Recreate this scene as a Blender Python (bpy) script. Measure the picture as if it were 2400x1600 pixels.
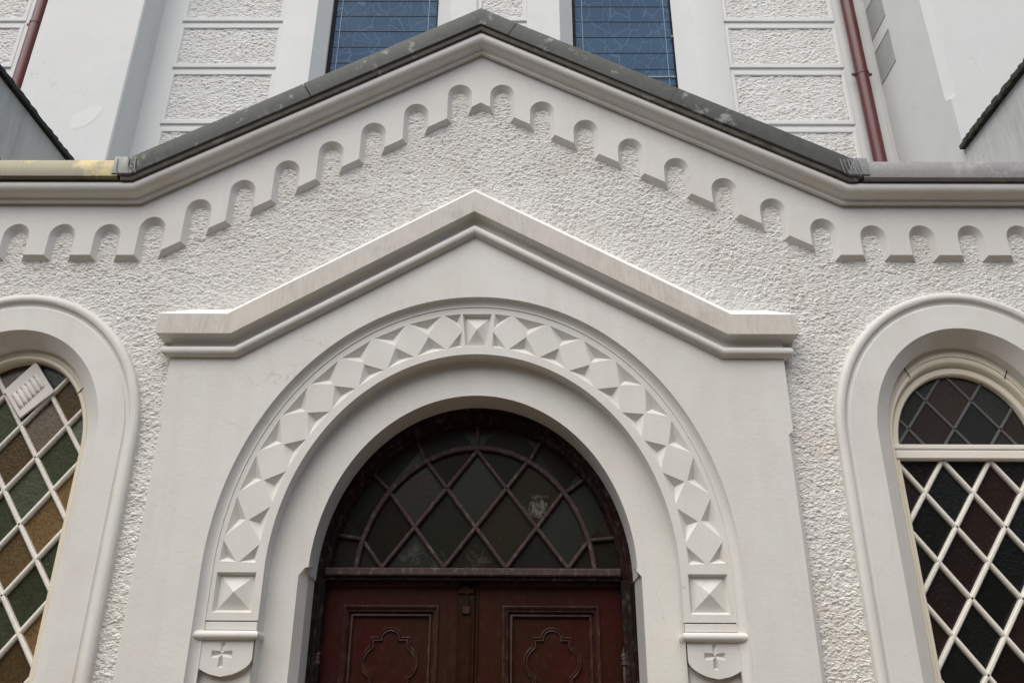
import bpy, bmesh, math, random
from math import pi, sin, cos, sqrt, radians, asin
from mathutils import Vector, Matrix

random.seed(7)
C = bpy.context.scene.collection
for _o in list(bpy.data.objects):
    bpy.data.objects.remove(_o)

# ------------------------------------------------------------------ camera
PITCH, YAW, ROLL = radians(24.55), radians(-.39), radians(.316)
fw = Vector((sin(YAW)*cos(PITCH), cos(YAW)*cos(PITCH), sin(PITCH)))
rt = Vector((cos(YAW), -sin(YAW), 0)); up = rt.cross(fw)
rt2 = rt*cos(ROLL) + up*sin(ROLL); up2 = -rt*sin(ROLL) + up*cos(ROLL)
cd = bpy.data.cameras.new('camera'); cam = bpy.data.objects.new('camera', cd); C.objects.link(cam)
cam.matrix_world = Matrix(((rt2.x, up2.x, -fw.x, .272), (rt2.y, up2.y, -fw.y, -5.3), (rt2.z, up2.z, -fw.z, 1.6), (0, 0, 0, 1)))
cd.sensor_fit = 'HORIZONTAL'; cd.sensor_width = 36; cd.lens = 2002.3/2400*36
cd.clip_start = .05; cd.clip_end = 600
bpy.context.scene.camera = cam

# ------------------------------------------------------------------ sky, sun, exposure
SUN_EL, SUN_AZ = radians(60), radians(-27)        # azimuth measured from straight in front of the facade, towards the left
w = bpy.data.worlds.new('World'); bpy.context.scene.world = w; w.use_nodes = True
nt = w.node_tree; bg = nt.nodes['Background']
sky = nt.nodes.new('ShaderNodeTexSky'); sky.sky_type = 'NISHITA'; sky.sun_disc = False
sky.sun_elevation = SUN_EL; sky.sun_rotation = radians(180) - SUN_AZ
sky.air_density = 1.0; sky.dust_density = 2.0; sky.ozone_density = 1.0
nt.links.new(sky.outputs[0], bg.inputs[0]); bg.inputs[1].default_value = .10
sl = bpy.data.lights.new('sun', 'SUN'); sl.energy = 2.6; sl.angle = radians(75); sl.color = (1, .945, .85)
so = bpy.data.objects.new('sun', sl); C.objects.link(so)
sd = Vector((sin(SUN_AZ)*cos(SUN_EL), -cos(SUN_AZ)*cos(SUN_EL), sin(SUN_EL)))
so.rotation_euler = sd.to_track_quat('Z', 'Y').to_euler(); so.location = (-3, -8, 12)
vs = bpy.context.scene.view_settings
vs.view_transform = 'Standard'; vs.look = 'None'; vs.exposure = 0.52; vs.gamma = 1

# ------------------------------------------------------------------ materials
def newmat(name, col, rough=.8, metal=0, spec=.3):
    m = bpy.data.materials.new(name); m.use_nodes = True
    b = m.node_tree.nodes['Principled BSDF']
    b.inputs['Base Color'].default_value = (*col, 1); b.inputs['Roughness'].default_value = rough
    b.inputs['Metallic'].default_value = metal; b.inputs['Specular IOR Level'].default_value = spec
    return m, m.node_tree, b

def nd(t, kind, **kw):
    n = t.nodes.new(kind)
    for k, v in kw.items():
        if k[0] == '_':
            n.inputs[k[1:].replace('_', ' ')].default_value = v
        else:
            setattr(n, k, v)
    return n

def lk(t, a, b): t.links.new(a, b)

def coords(t, scale=(1, 1, 1)):
    tc = nd(t, 'ShaderNodeTexCoord'); mp = nd(t, 'ShaderNodeMapping'); mp.inputs['Scale'].default_value = scale
    lk(t, tc.outputs['Object'], mp.inputs['Vector']); return mp.outputs[0]

def noise(t, vec, scale, detail=4, rough=.55, dist=0):
    n = nd(t, 'ShaderNodeTexNoise', _Scale=scale, _Detail=detail, _Roughness=rough, _Distortion=dist)
    lk(t, vec, n.inputs['Vector']); return n.outputs['Fac']

def ramp(t, fac, stops):
    r = nd(t, 'ShaderNodeValToRGB'); e = r.color_ramp.elements
    while len(e) < len(stops): e.new(.5)
    for el, (p, c) in zip(e, stops):
        el.position = p; el.color = (*c, 1) if len(c) == 3 else c
    lk(t, fac, r.inputs[0]); return r.outputs[0]

def mix(t, fac, a, b, mode='MIX'):
    n = nd(t, 'ShaderNodeMix', data_type='RGBA', blend_type=mode)
    for i, v in ((0, fac), (6, a), (7, b)):
        if hasattr(v, 'links'): lk(t, v, n.inputs[i])
        else: n.inputs[i].default_value = v if i == 0 else (*v, 1)
    return n.outputs[2]

def math_(t, op, a, b=0.0, c=None):
    n = nd(t, 'ShaderNodeMath', operation=op)
    for i, v in enumerate((a, b) if c is None else (a, b, c)):
        if hasattr(v, 'links'): lk(t, v, n.inputs[i])
        else: n.inputs[i].default_value = v
    return n.outputs[0]

def bump(t, b, h, strength, dist):
    n = nd(t, 'ShaderNodeBump', _Strength=strength, _Distance=dist)
    lk(t, h, n.inputs['Height']); lk(t, n.outputs[0], b.inputs['Normal'])

PLASTER = (.70, .692, .655)
def plaster(name, col=PLASTER, dirt=(.50, .46, .40), dirt_amt=.32, grain=.35):
    m, t, b = newmat(name, col, .62, 0, .35)
    v = coords(t)
    big = noise(t, v, 1.7, 5, .6, .4)
    f = ramp(t, big, [(.42, (0, 0, 0)), (.75, (1, 1, 1))])
    c = mix(t, math_(t, 'MULTIPLY', f, dirt_amt), col, dirt)
    pk = noise(t, v, 5.5, 3)
    c = mix(t, math_(t, 'MULTIPLY', ramp(t, pk, [(.5, (0, 0, 0)), (.8, (1, 1, 1))]), .22), c, (.72, .65, .64))
    gr = noise(t, v, 3.1, 4, .6, .3)
    c = mix(t, math_(t, 'MULTIPLY', ramp(t, gr, [(.46, (0, 0, 0)), (.66, (1, 1, 1))]), .40), c, (col[0]*.90, col[1]*.95, col[2]*.93))
    st = noise(t, coords(t, (5, 5, .55)), 1.5, 5, .65)
    c = mix(t, math_(t, 'MULTIPLY', ramp(t, st, [(.50, (0, 0, 0)), (.78, (1, 1, 1))]), dirt_amt*.7), c, dirt)
    sp = noise(t, v, 75, 2)
    c = mix(t, math_(t, 'MULTIPLY', ramp(t, sp, [(.73, (0, 0, 0)), (.78, (1, 1, 1))]), .45), c, (.25, .22, .18))
    wn = nd(t, 'ShaderNodeTexNoise', _Scale=3.0, _Detail=4.0); lk(t, v, wn.inputs['Vector'])
    sv = nd(t, 'ShaderNodeVectorMath', operation='SCALE'); sv.inputs['Scale'].default_value = .5; lk(t, wn.outputs['Color'], sv.inputs[0])
    av = nd(t, 'ShaderNodeVectorMath', operation='ADD'); lk(t, v, av.inputs[0]); lk(t, sv.outputs[0], av.inputs[1])
    cv = nd(t, 'ShaderNodeTexVoronoi', feature='DISTANCE_TO_EDGE', _Scale=1.1); lk(t, av.outputs[0], cv.inputs['Vector'])
    crack = math_(t, 'MULTIPLY', ramp(t, cv.outputs['Distance'], [(.0010, (1, 1, 1)), (.0030, (0, 0, 0))]), ramp(t, noise(t, v, 1.1, 2), [(.56, (0, 0, 0)), (.62, (1, 1, 1))]))
    c = mix(t, math_(t, 'MULTIPLY', crack, .35), c, (.30, .27, .23))
    lk(t, c, b.inputs['Base Color'])
    fine = noise(t, v, 160, 4, .65)
    mid = noise(t, coords(t, (1, 1, 1.6)), 26, 3, .6)
    h = math_(t, 'ADD', math_(t, 'MULTIPLY', fine, .55), math_(t, 'MULTIPLY', mid, .55))
    bump(t, b, h, grain, .006)
    return m

def roughcast(name, col, amp, scale):
    m, t, b = newmat(name, col, .78, 0, .25)
    tc = nd(t, 'ShaderNodeTexCoord'); mp = nd(t, 'ShaderNodeMapping')
    mp.inputs['Rotation'].default_value = (0, radians(24), 0); mp.inputs['Scale'].default_value = (.82, 1, 1.15)
    lk(t, tc.outputs['Object'], mp.inputs['Vector']); v = mp.outputs[0]
    wn = nd(t, 'ShaderNodeTexNoise', _Scale=scale*.9, _Detail=2.0); lk(t, v, wn.inputs['Vector'])
    sc = nd(t, 'ShaderNodeVectorMath', operation='SCALE'); sc.inputs['Scale'].default_value = .85/scale; lk(t, wn.outputs['Color'], sc.inputs[0])
    wv = nd(t, 'ShaderNodeVectorMath', operation='ADD'); lk(t, v, wv.inputs[0]); lk(t, sc.outputs[0], wv.inputs[1]); wv = wv.outputs[0]
    def pebble(k, off):
        vo = nd(t, 'ShaderNodeTexVoronoi', feature='SMOOTH_F1', _Scale=k, _Smoothness=.22, _Randomness=1.0)
        o2 = nd(t, 'ShaderNodeVectorMath', operation='ADD'); o2.inputs[1].default_value = (off, off*.7, off*1.3); lk(t, wv, o2.inputs[0]); lk(t, o2.outputs[0], vo.inputs['Vector'])
        return math_(t, 'SUBTRACT', 1.0, math_(t, 'MULTIPLY', vo.outputs['Distance'], 1.5))
    sel = ramp(t, noise(t, coords(t), 4.2, 4, .65), [(.40, (0, 0, 0)), (.62, (1, 1, 1))])
    big_ = pebble(scale*.62, 3.1); small = pebble(scale*1.15, 7.7)
    n3 = noise(t, v, scale*2.6, 4, .65); n2 = noise(t, v, scale*.30, 3, .55); n1 = noise(t, v, scale*.95, 4, .6, .2)
    h = math_(t, 'ADD', math_(t, 'MULTIPLY', big_, math_(t, 'ADD', .25, math_(t, 'MULTIPLY', sel, .30))), math_(t, 'MULTIPLY', small, .30))
    h = math_(t, 'ADD', h, math_(t, 'MULTIPLY', n1, .62))
    h = math_(t, 'ADD', h, math_(t, 'MULTIPLY', n3, .30))
    h = math_(t, 'ADD', h, math_(t, 'MULTIPLY', n2, .65))
    h = math_(t, 'SUBTRACT', h, 1.20)
    dp = nd(t, 'ShaderNodeDisplacement', _Midlevel=0.0, _Scale=amp)
    lk(t, h, dp.inputs['Height']); lk(t, dp.outputs[0], t.nodes['Material Output'].inputs['Displacement'])
    m.displacement_method = 'BOTH'
    tint = noise(t, coords(t), 2.6, 4, .6)
    c = mix(t, math_(t, 'MULTIPLY', ramp(t, tint, [(.42, (0, 0, 0)), (.68, (1, 1, 1))]), .42), col, (.64, .585, .51))
    c = mix(t, math_(t, 'MULTIPLY', ramp(t, noise(t, coords(t, (3, 3, .6)), 1.6, 5, .65), [(.5, (0, 0, 0)), (.75, (1, 1, 1))]), .40), c, (.56, .56, .53))
    lk(t, c, b.inputs['Base Color'])
    return m

def streaked(name, col, dark, amt, scale=(9, 9, 1.1), rough=.7, metal=0, extra=None, spec=.3, bumpy=.25):
    m, t, b = newmat(name, col, rough, metal, spec)
    v = coords(t, scale); s = noise(t, v, 1.6, 6, .7, .3)
    v2 = coords(t); p = noise(t, v2, 2.2, 4, .6)
    f = math_(t, 'MULTIPLY', ramp(t, s, [(.38, (0, 0, 0)), (.72, (1, 1, 1))]), ramp(t, p, [(.35, (.15, .15, .15)), (.62, (1, 1, 1))]))
    c = mix(t, math_(t, 'MULTIPLY', f, amt), col, dark)
    if extra:
        e = noise(t, v2, extra[1], 5, .7)
        c = mix(t, math_(t, 'MULTIPLY', ramp(t, e, [(extra[2], (0, 0, 0)), (extra[2]+.09, (1, 1, 1))]), extra[3]), c, extra[0])
    lk(t, c, b.inputs['Base Color'])
    bump(t, b, noise(t, v2, 120, 4, .6), bumpy, .004)
    return m

def wood(name, a, bcol, worn, worn_amt, rough=.45, spec=.4):
    m, t, b = newmat(name, a, rough, 0, spec)
    v = coords(t, (22, 22, 2.2)); g = noise(t, v, 2.0, 6, .65, .6)
    v2 = coords(t); lo = noise(t, v2, 1.9, 3)
    c = mix(t, ramp(t, lo, [(.38, (0, 0, 0)), (.62, (1, 1, 1))]), a, bcol)
    c = mix(t, math_(t, 'MULTIPLY', g, .5), c, (a[0]*.35, a[1]*.35, a[2]*.35))
    wn = noise(t, coords(t, (5, 5, 3)), 5, 7, .75)
    c = mix(t, math_(t, 'MULTIPLY', ramp(t, wn, [(.52, (0, 0, 0)), (.68, (1, 1, 1))]), worn_amt), c, worn)
    lk(t, c, b.inputs['Base Color'])
    rr = math_(t, 'ADD', math_(t, 'MULTIPLY', wn, .35), rough-.12); lk(t, rr, b.inputs['Roughness'])
    bump(t, b, g, .25, .004)
    return m

M = {}
M['plaster'] = plaster('painted plaster')
M['plaster_nave'] = plaster('nave plaster', (.68, .685, .665), (.6, .58, .54), .2, .18)
M['rough'] = roughcast('roughcast render', (.74, .735, .705), .021, 54)
M['rough_nave'] = roughcast('nave roughcast', (.71, .705, .68), .026, 33)
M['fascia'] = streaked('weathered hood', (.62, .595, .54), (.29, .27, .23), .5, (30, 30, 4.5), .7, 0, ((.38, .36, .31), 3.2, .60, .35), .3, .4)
M['zinc'] = streaked('dark zinc', (.078, .082, .074), (.036, .038, .033), .75, (9, 9, 9), .6, .2, ((.30, .30, .275), 6.5, .585, .8))
M['drip'] = streaked('stained drip strip', (.13, .12, .10), (.02, .018, .015), .8, (5, 5, 9), .8, 0, ((.38, .36, .31), 7, .58, .6))
M['gold_lead'] = streaked('worn lead left', (.20, .185, .135), (.10, .095, .07), .8, (26, 26, 1.2), .4, .5, ((.46, .37, .17), 2.2, .50, .55))
M['pink_lead'] = streaked('worn lead right', (.31, .30, .295), (.17, .16, .158), .75, (24, 24, 24), .5, .3, ((.46, .44, .43), 2.6, .56, .6))
M['lead_patch'] = streaked('creased lead', (.22, .225, .22), (.10, .10, .10), .8, (30, 30, 3), .45, .5, None, .4, .8)
M['bitumen'] = streaked('black bitumen edge', (.018, .018, .019), (.06, .06, .06), .4, (9, 9, 9), .75, 0, None, .3, 1)
M['moss'] = streaked('mossy coping', (.060, .060, .050), (.12, .115, .09), .7, (14, 14, 14), .95, 0, ((.012, .014, .01), 22, .5, .8), .1, 1)
M['cream'] = streaked('cream joinery paint', (.74, .69, .57), (.52, .45, .33), .45, (8, 8, 3), .5, 0, None, .4, .35)
M['white_bar'] = streaked('brushed white paint', (.78, .755, .69), (.42, .39, .32), .55, (24, 24, 24), .6, 0, None, .35, .9)
M['white_joinery'] = streaked('white joinery paint', (.78, .75, .68), (.55, .51, .43), .4, (3, 9, 12), .5, 0, None, .4, .4)
M['grey_bar'] = streaked('dull lead bars', (.105, .108, .108), (.06, .06, .06), .5, (14, 14, 14), .7)
M['vent'] = streaked('white enamel vent', (.72, .69, .65), (.5, .46, .42), .4, (12, 12, 12), .5)
M['wood'] = wood('dark red door paint', (.044, .0070, .0048), (.031, .0118, .0046), (.10, .042, .03), .15, .34, .16)
M['wood_astragal'] = wood('brown door paint', (.021, .010, .0036), (.028, .0055, .0025), (.09, .06, .03), .2, .4, .12)
M['wood_frame'] = wood('weathered frame', (.014, .009, .0075), (.024, .0065, .005), (.14, .115, .10), .5, .65, .15)
M['wood_worn'] = wood('worn grey frame', (.060, .042, .039), (.075, .048, .044), (.24, .21, .19), .5, .7, .2)
M['wood_edge'] = wood('door mouldings', (.050, .013, .011), (.045, .020, .012), (.24, .16, .13), .26, .36, .35)
M['pipe'] = streaked('oxblood pipe paint', (.105, .0155, .0155), (.055, .010, .009), .6, (10, 10, 2), .36, 0, ((.20, .07, .065), 6, .66, .35), .5, .1)
M['stained'] = streaked('stained plaster', (.64, .64, .60), (.36, .38, .33), .6, (7, 7, 1.0), .8, 0, ((.45, .47, .40), 2.5, .58, .5))
M['black'] = newmat('shadow gap', (.01, .01, .01), .9)[0]
M['slate'] = streaked('dark slate', (.035, .038, .045), (.06, .065, .07), .6, (5, 5, 5), .6)
M['patch'] = streaked('grey cement patch', (.40, .405, .385), (.30, .31, .29), .7, (6, 6, 3), .85)
M['skylit_plaster'] = plaster('skylit hood plaster', (.78, .775, .74), (.7, .68, .63), .15, .1)  # hood top only: sky light on the slope put into a paler colour
M['repair'] = plaster('repaired plaster', (.73, .73, .70), (.66, .65, .62), .2, .1)
M['paving'] = streaked('pavement', (.115, .088, .060), (.085, .066, .045), .6, (2, 2, 2), .9)

def glass_mat(name, x0, z0, ca, cb, rough=.12, wave=.25, smear=False, spec=.5, pa=.314, pb=.444):
    m, t, b = newmat(name, ca, rough, 0, spec)
    tc = nd(t, 'ShaderNodeTexCoord'); sx = nd(t, 'ShaderNodeSeparateXYZ'); lk(t, tc.outputs['Object'], sx.inputs[0])
    u = math_(t, 'DIVIDE', math_(t, 'SUBTRACT', sx.outputs[0], x0), pa)
    v = math_(t, 'DIVIDE', math_(t, 'SUBTRACT', sx.outputs[2], z0), pb)
    p = math_(t, 'FLOOR', math_(t, 'ADD', u, v))
    q = math_(t, 'FLOOR', math_(t, 'SUBTRACT', u, v))
    par = math_(t, 'MODULO', math_(t, 'ABSOLUTE', q), 2.0)
    c = mix(t, par, ca, cb)
    rnd = nd(t, 'ShaderNodeTexWhiteNoise', noise_dimensions='2D'); cb_ = nd(t, 'ShaderNodeCombineXYZ')
    lk(t, p, cb_.inputs[0]); lk(t, q, cb_.inputs[1]); lk(t, cb_.outputs[0], rnd.inputs[0])
    hs = nd(t, 'ShaderNodeHueSaturation'); lk(t, c, hs.inputs['Color'])
    lk(t, math_(t, 'ADD', math_(t, 'MULTIPLY', rnd.outputs[0], .9), .55), hs.inputs['Value']); c = hs.outputs[0]
    vv = coords(t)
    tx = noise(t, vv, 55, 4, .7, .8)
    c = mix(t, math_(t, 'MULTIPLY', ramp(t, tx, [(.42, (0, 0, 0)), (.65, (1, 1, 1))]), .55), c, (.012, .011, .009))
    sp = noise(t, vv, 130, 2)
    c = mix(t, math_(t, 'MULTIPLY', ramp(t, sp, [(.74, (0, 0, 0)), (.78, (1, 1, 1))]), .5), c, (.35, .35, .33))
    if smear:
        for (mx, mz, rad, amt) in ((.42, 2.99, .10, .35), (-.43, 2.66, .10, .10), (.02, 2.63, .11, .09), (-.25, 2.60, .07, .10)):
            dx = math_(t, 'SUBTRACT', sx.outputs[0], mx); dz = math_(t, 'SUBTRACT', sx.outputs[2], mz)
            d = math_(t, 'SQRT', math_(t, 'ADD', math_(t, 'MULTIPLY', dx, dx), math_(t, 'MULTIPLY', dz, dz)))
            n = noise(t, vv, 11, 5, .65, 2.2)
            f = math_(t, 'ADD', math_(t, 'SUBTRACT', 1.0, math_(t, 'DIVIDE', d, rad)), math_(t, 'MULTIPLY', math_(t, 'SUBTRACT', n, .56), 5.0))
            f = ramp(t, f, [(.05, (0, 0, 0)), (.6, (1, 1, 1))])
            near = ramp(t, math_(t, 'DIVIDE', d, rad*1.5), [(.75, (1, 1, 1)), (1.0, (0, 0, 0))])
            c = mix(t, math_(t, 'MULTIPLY', math_(t, 'MULTIPLY', f, near), amt), c, (.30, .29, .26))
    lk(t, c, b.inputs['Base Color'])
    sr = nd(t, 'ShaderNodeSeparateXYZ'); lk(t, rnd.outputs['Color'], sr.inputs[0])
    tx_ = math_(t, 'MULTIPLY', math_(t, 'SUBTRACT', sr.outputs[0], .5), math_(t, 'SUBTRACT', sx.outputs[0], x0))
    tz_ = math_(t, 'MULTIPLY', math_(t, 'SUBTRACT', sr.outputs[1], .5), math_(t, 'SUBTRACT', sx.outputs[2], z0))
    tilt = math_(t, 'MULTIPLY', math_(t, 'ADD', tx_, tz_), .11)
    h = math_(t, 'ADD', tilt, math_(t, 'MULTIPLY', noise(t, vv, 48, 3, .6, 1.0), wave*.006))
    bump(t, b, h, 1.0, 1.0)
    return m
M['glass_amber'] = glass_mat('amber and green cathedral glass', -2.932, 2.801, (.135, .086, .034), (.050, .062, .030), .24, .32, spec=.4)
M['glass_dark'] = glass_mat('dark cathedral glass', 3.088, 2.807, (.018, .0105, .009), (.008, .0095, .0085), .13, .42, spec=.4)
M['glass_top'] = glass_mat('dusty upper glass', 3.06, 3.675, (.033, .024, .020), (.026, .028, .025), .45, .15, spec=.2, pa=.309, pb=.403)
M['glass_fan'] = glass_mat('dusty fanlight glass', -.002, 2.840, (.014, .0115, .0065), (.012, .013, .0085), .30, .12, True, spec=.22, pa=.407, pb=.531)

def sky_tinted_glass(name):  # blue sky reflection is painted into the base colour of the panes
    m, t, b = newmat(name, (.02, .06, .14), .08, 0, .07)
    tc = nd(t, 'ShaderNodeTexCoord'); mp = nd(t, 'ShaderNodeMapping'); mp.inputs['Scale'].default_value = (1, .02, .72)
    lk(t, tc.outputs['Object'], mp.inputs['Vector']); v = mp.outputs[0]
    wn = nd(t, 'ShaderNodeTexNoise', _Scale=2.4, _Detail=1.0); lk(t, v, wn.inputs['Vector'])
    sc = nd(t, 'ShaderNodeVectorMath', operation='SCALE'); sc.inputs['Scale'].default_value = .35; lk(t, wn.outputs['Color'], sc.inputs[0])
    ad = nd(t, 'ShaderNodeVectorMath', operation='ADD'); lk(t, v, ad.inputs[0]); lk(t, sc.outputs[0], ad.inputs[1])
    vo = nd(t, 'ShaderNodeTexVoronoi', feature='DISTANCE_TO_EDGE', _Scale=5.2); lk(t, ad.outputs[0], vo.inputs['Vector'])
    line = ramp(t, vo.outputs['Distance'], [(.012, (1, 1, 1)), (.026, (0, 0, 0))])
    lo = noise(t, coords(t), 1.3, 3)
    c = mix(t, ramp(t, lo, [(.35, (0, 0, 0)), (.7, (1, 1, 1))]), (.031, .070, .132), (.044, .094, .160))
    c = mix(t, math_(t, 'MULTIPLY', line, .32), c, (.15, .25, .36))
    lk(t, c, b.inputs['Base Color'])
    bump(t, b, noise(t, coords(t), 3.0, 2), .12, .02)
    return m
M['bar_blue'] = newmat('dark blue saddle bars', (.024, .058, .112), .5)[0]  # toned towards the sky blue painted into the glass
M['sky_tinted_glass'] = sky_tinted_glass('sky-reflecting stained glass')

# ------------------------------------------------------------------ mesh helpers
class MB:
    def __init__(s): s.v = []; s.f = []; s.mi = []; s.cur = 0
    def pt(s, x, y, z): s.v.append((x, y, z)); return len(s.v)-1
    def face(s, *pts):
        if len(pts) == 1: pts = pts[0]
        ix = [p if isinstance(p, int) else s.pt(*p) for p in pts]
        s.f.append(ix); s.mi.append(s.cur)
    def grid(s, rows, close=False):
        idx = [[s.pt(*p) for p in r] for r in rows]
        for a, b in zip(idx, idx[1:]):
            n = len(a)
            for i in range(n if close else n-1):
                j = (i+1) % n
                s.f.append([a[i], a[j], b[j], b[i]]); s.mi.append(s.cur)
        return idx
    def box(s, x0, x1, y0, y1, z0, z1, bev=0):
        b = min(bev, abs(x1-x0)*.45, abs(z1-z0)*.45, abs(y1-y0)*.9)
        if b <= 0:
            p = [s.pt(x, y, z) for x in (x0, x1) for y in (y0, y1) for z in (z0, z1)]
            for q in ((0, 1, 3, 2), (4, 6, 7, 5), (0, 4, 5, 1), (2, 3, 7, 6), (0, 2, 6, 4), (1, 5, 7, 3)):
                s.f.append([p[i] for i in q]); s.mi.append(s.cur)
        else:
            r0 = [(x0+b, y0, z0+b), (x1-b, y0, z0+b), (x1-b, y0, z1-b), (x0+b, y0, z1-b)]
            r1 = [(x0, y0+b, z0), (x1, y0+b, z0), (x1, y0+b, z1), (x0, y0+b, z1)]
            r2 = [(x, y1, z) for x, y, z in r1]
            s.grid([r0, r1, r2], True); s.face(r0); s.face(r2)
    def prism(s, front, back, y0, y1, cap_back=False):
        """front and back outlines (x, z) of equal length, joined by a bevelled side"""
        A = [s.pt(x, y0, z) for x, z in front]; B = [s.pt(x, y1, z) for x, z in back]
        s.f.append(A); s.mi.append(s.cur)
        n = len(A)
        for i in range(n):
            j = (i+1) % n; s.f.append([A[i], A[j], B[j], B[i]]); s.mi.append(s.cur)
        if cap_back: s.f.append(B[::-1]); s.mi.append(s.cur)
    def tube(s, pts, r, n=10, cap=True):
        rows = []
        for i, p in enumerate(pts):
            p = Vector(p); a = Vector(pts[max(i-1, 0)]); b = Vector(pts[min(i+1, len(pts)-1)])
            d = (b-a).normalized(); u = d.cross(Vector((0, 1, 0)))
            if u.length < .1: u = d.cross(Vector((1, 0, 0)))
            u.normalize(); v = d.cross(u)
            rr = r[i] if isinstance(r, (list, tuple)) else r
            rows.append([tuple(p+(u*cos(2*pi*k/n)+v*sin(2*pi*k/n))*rr) for k in range(n)])
        s.grid(rows, True)
        if cap: s.face(rows[0]); s.face(rows[-1])
    def bar(s, a, b, wd, y0, y1, bev=.004):
        """a glazing bar lying in the x-z plane from a to b"""
        a = Vector(a); b = Vector(b); d = (b-a).normalized(); n = Vector((-d.y, d.x)); h = wd/2; g = min(bev, h*.6)
        rows = []
        for p in (a, b):
            rows.append([(p.x+n.x*o, y, p.y+n.y*o) for o, y in ((-h, y1), (-h, y0+g), (-h+g, y0), (h-g, y0), (h, y0+g), (h, y1))])
        s.grid(rows); s.face(rows[0]); s.face(rows[1])
    def arch(s, prof, cx, zc, zb, n=64, legs=True, a0=180, a1=0):
        rows = []
        for rx, rz, y in prof:
            r = []
            if legs: r.append((cx-rx, y, zb))
            for k in range(n+1):
                a = radians(a0+(a1-a0)*k/n); r.append((cx+rx*cos(a), y, zc+rz*sin(a)))
            if legs: r.append((cx+rx, y, zb))
            rows.append(r)
        s.grid(rows)
    def build(s, name, mat, parent=None, angle=32, merge=True):
        me = bpy.data.meshes.new(name)
        org = ROOT.get(parent, Vector((0, 0, 0)))
        me.from_pydata([tuple(Vector(p)-org) for p in s.v], [], s.f)
        bm = bmesh.new(); bm.from_mesh(me)
        if merge: bmesh.ops.remove_doubles(bm, verts=bm.verts, dist=.00005)
        bmesh.ops.recalc_face_normals(bm, faces=bm.faces)
        bm.to_mesh(me); bm.free()
        for mm in (mat if isinstance(mat, (list, tuple)) else [mat]): me.materials.append(mm)
        if isinstance(mat, (list, tuple)) and len(me.polygons) == len(s.mi):
            me.polygons.foreach_set('material_index', s.mi)
        me.shade_smooth(); me.set_sharp_from_angle(angle=radians(angle))
        o = bpy.data.objects.new(name, me); C.objects.link(o)
        if parent: o.parent = parent; ROOT[o] = org
        return o
ROOT = {}
def thing(name, label, cat, loc=(0, 0, 0), group=None):
    o = bpy.data.objects.new(name, None); C.objects.link(o); o.location = loc
    o['label'] = label; o['category'] = cat
    if group: o['group'] = group
    ROOT[o] = Vector(loc); return o

def sweep(mb, path, prof, ends=None):
    """profile points (n, y) carried along a path in the x-z plane with mitred corners; ends(x sign, n, y) moves the end points"""
    N = len(path); nor = []
    for i in range(N):
        ds = []
        if i > 0: ds.append((Vector(path[i])-Vector(path[i-1])).normalized())
        if i < N-1: ds.append((Vector(path[i+1])-Vector(path[i])).normalized())
        ns = [Vector((-d.y, d.x)) for d in ds]
        m = sum(ns, Vector((0, 0))).normalized(); nor.append(m/max(.2, m.dot(ns[0])))
    rows = []
    for n, y in prof:
        r = []
        for i in range(N):
            p = Vector(path[i])+nor[i]*n; x = p.x
            if ends and i in (0, N-1): x = ends(-1 if i == 0 else 1, n, y)
            r.append((x, y, p.y))
        if ends: r = [(r[0][0], .012, r[0][2])]+r+[(r[-1][0], .012, r[-1][2])]
        rows.append(r)
    mb.grid(rows); return rows

# ------------------------------------------------------------------ the ground
def added_bank(x, y):                              # added bank behind the camera, unseen, shaped to block the low sky
    if y > -7.6: return 0
    return 10.5*min(1, (-7.6-y)/8.5)**.75+(.9*sin(x*.23)+.5*sin(x*.61+1) if y < -10 else 0)
g = MB(); g.grid([[(x, y, added_bank(x, y)) for x in range(-80, 81, 4)]
        for y in (60, 20, 5, -4, -7.6, -8, -8.6, -9.4, -10.4, -11.5, -13, -14.5, -16.5, -20, -40, -80)])
pv = g.build('ground', M['paving']); pv['kind'] = 'structure'  # flat ground in one mesh with the added sky-blocking bank

# ------------------------------------------------------------------ the church porch
porch = thing('church_porch', 'off-white rendered church porch with gabled top, dark red double door and two arched windows', 'church porch')
ZC = 2.48
CORN = [(-5.2, 5.093), (-2.487, 5.093), (-.02, 6.504), (2.625, 5.090), (5.2, 5.090)]
HOOD = [(-2.2, 4.004), (-1.640, 4.004), (-.036, 4.968), (1.668, 4.008), (2.2, 4.008)]
WIN = {-1: (-3.12, 3.30), 1: (3.27, 3.33)}

def path_z(path, x):
    for (xa, za), (xb, zb) in zip(path, path[1:]):
        if xa <= x <= xb: return za+(zb-za)*(x-xa)/(xb-xa)
    return path[0][1]
def in_arch(x, z, cx, zc, rx, rz, zb=-1):
    if z < zb: return False
    if z <= zc: return abs(x-cx) <= rx
    return ((x-cx)/rx)**2+((z-zc)/rz)**2 <= 1

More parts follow.
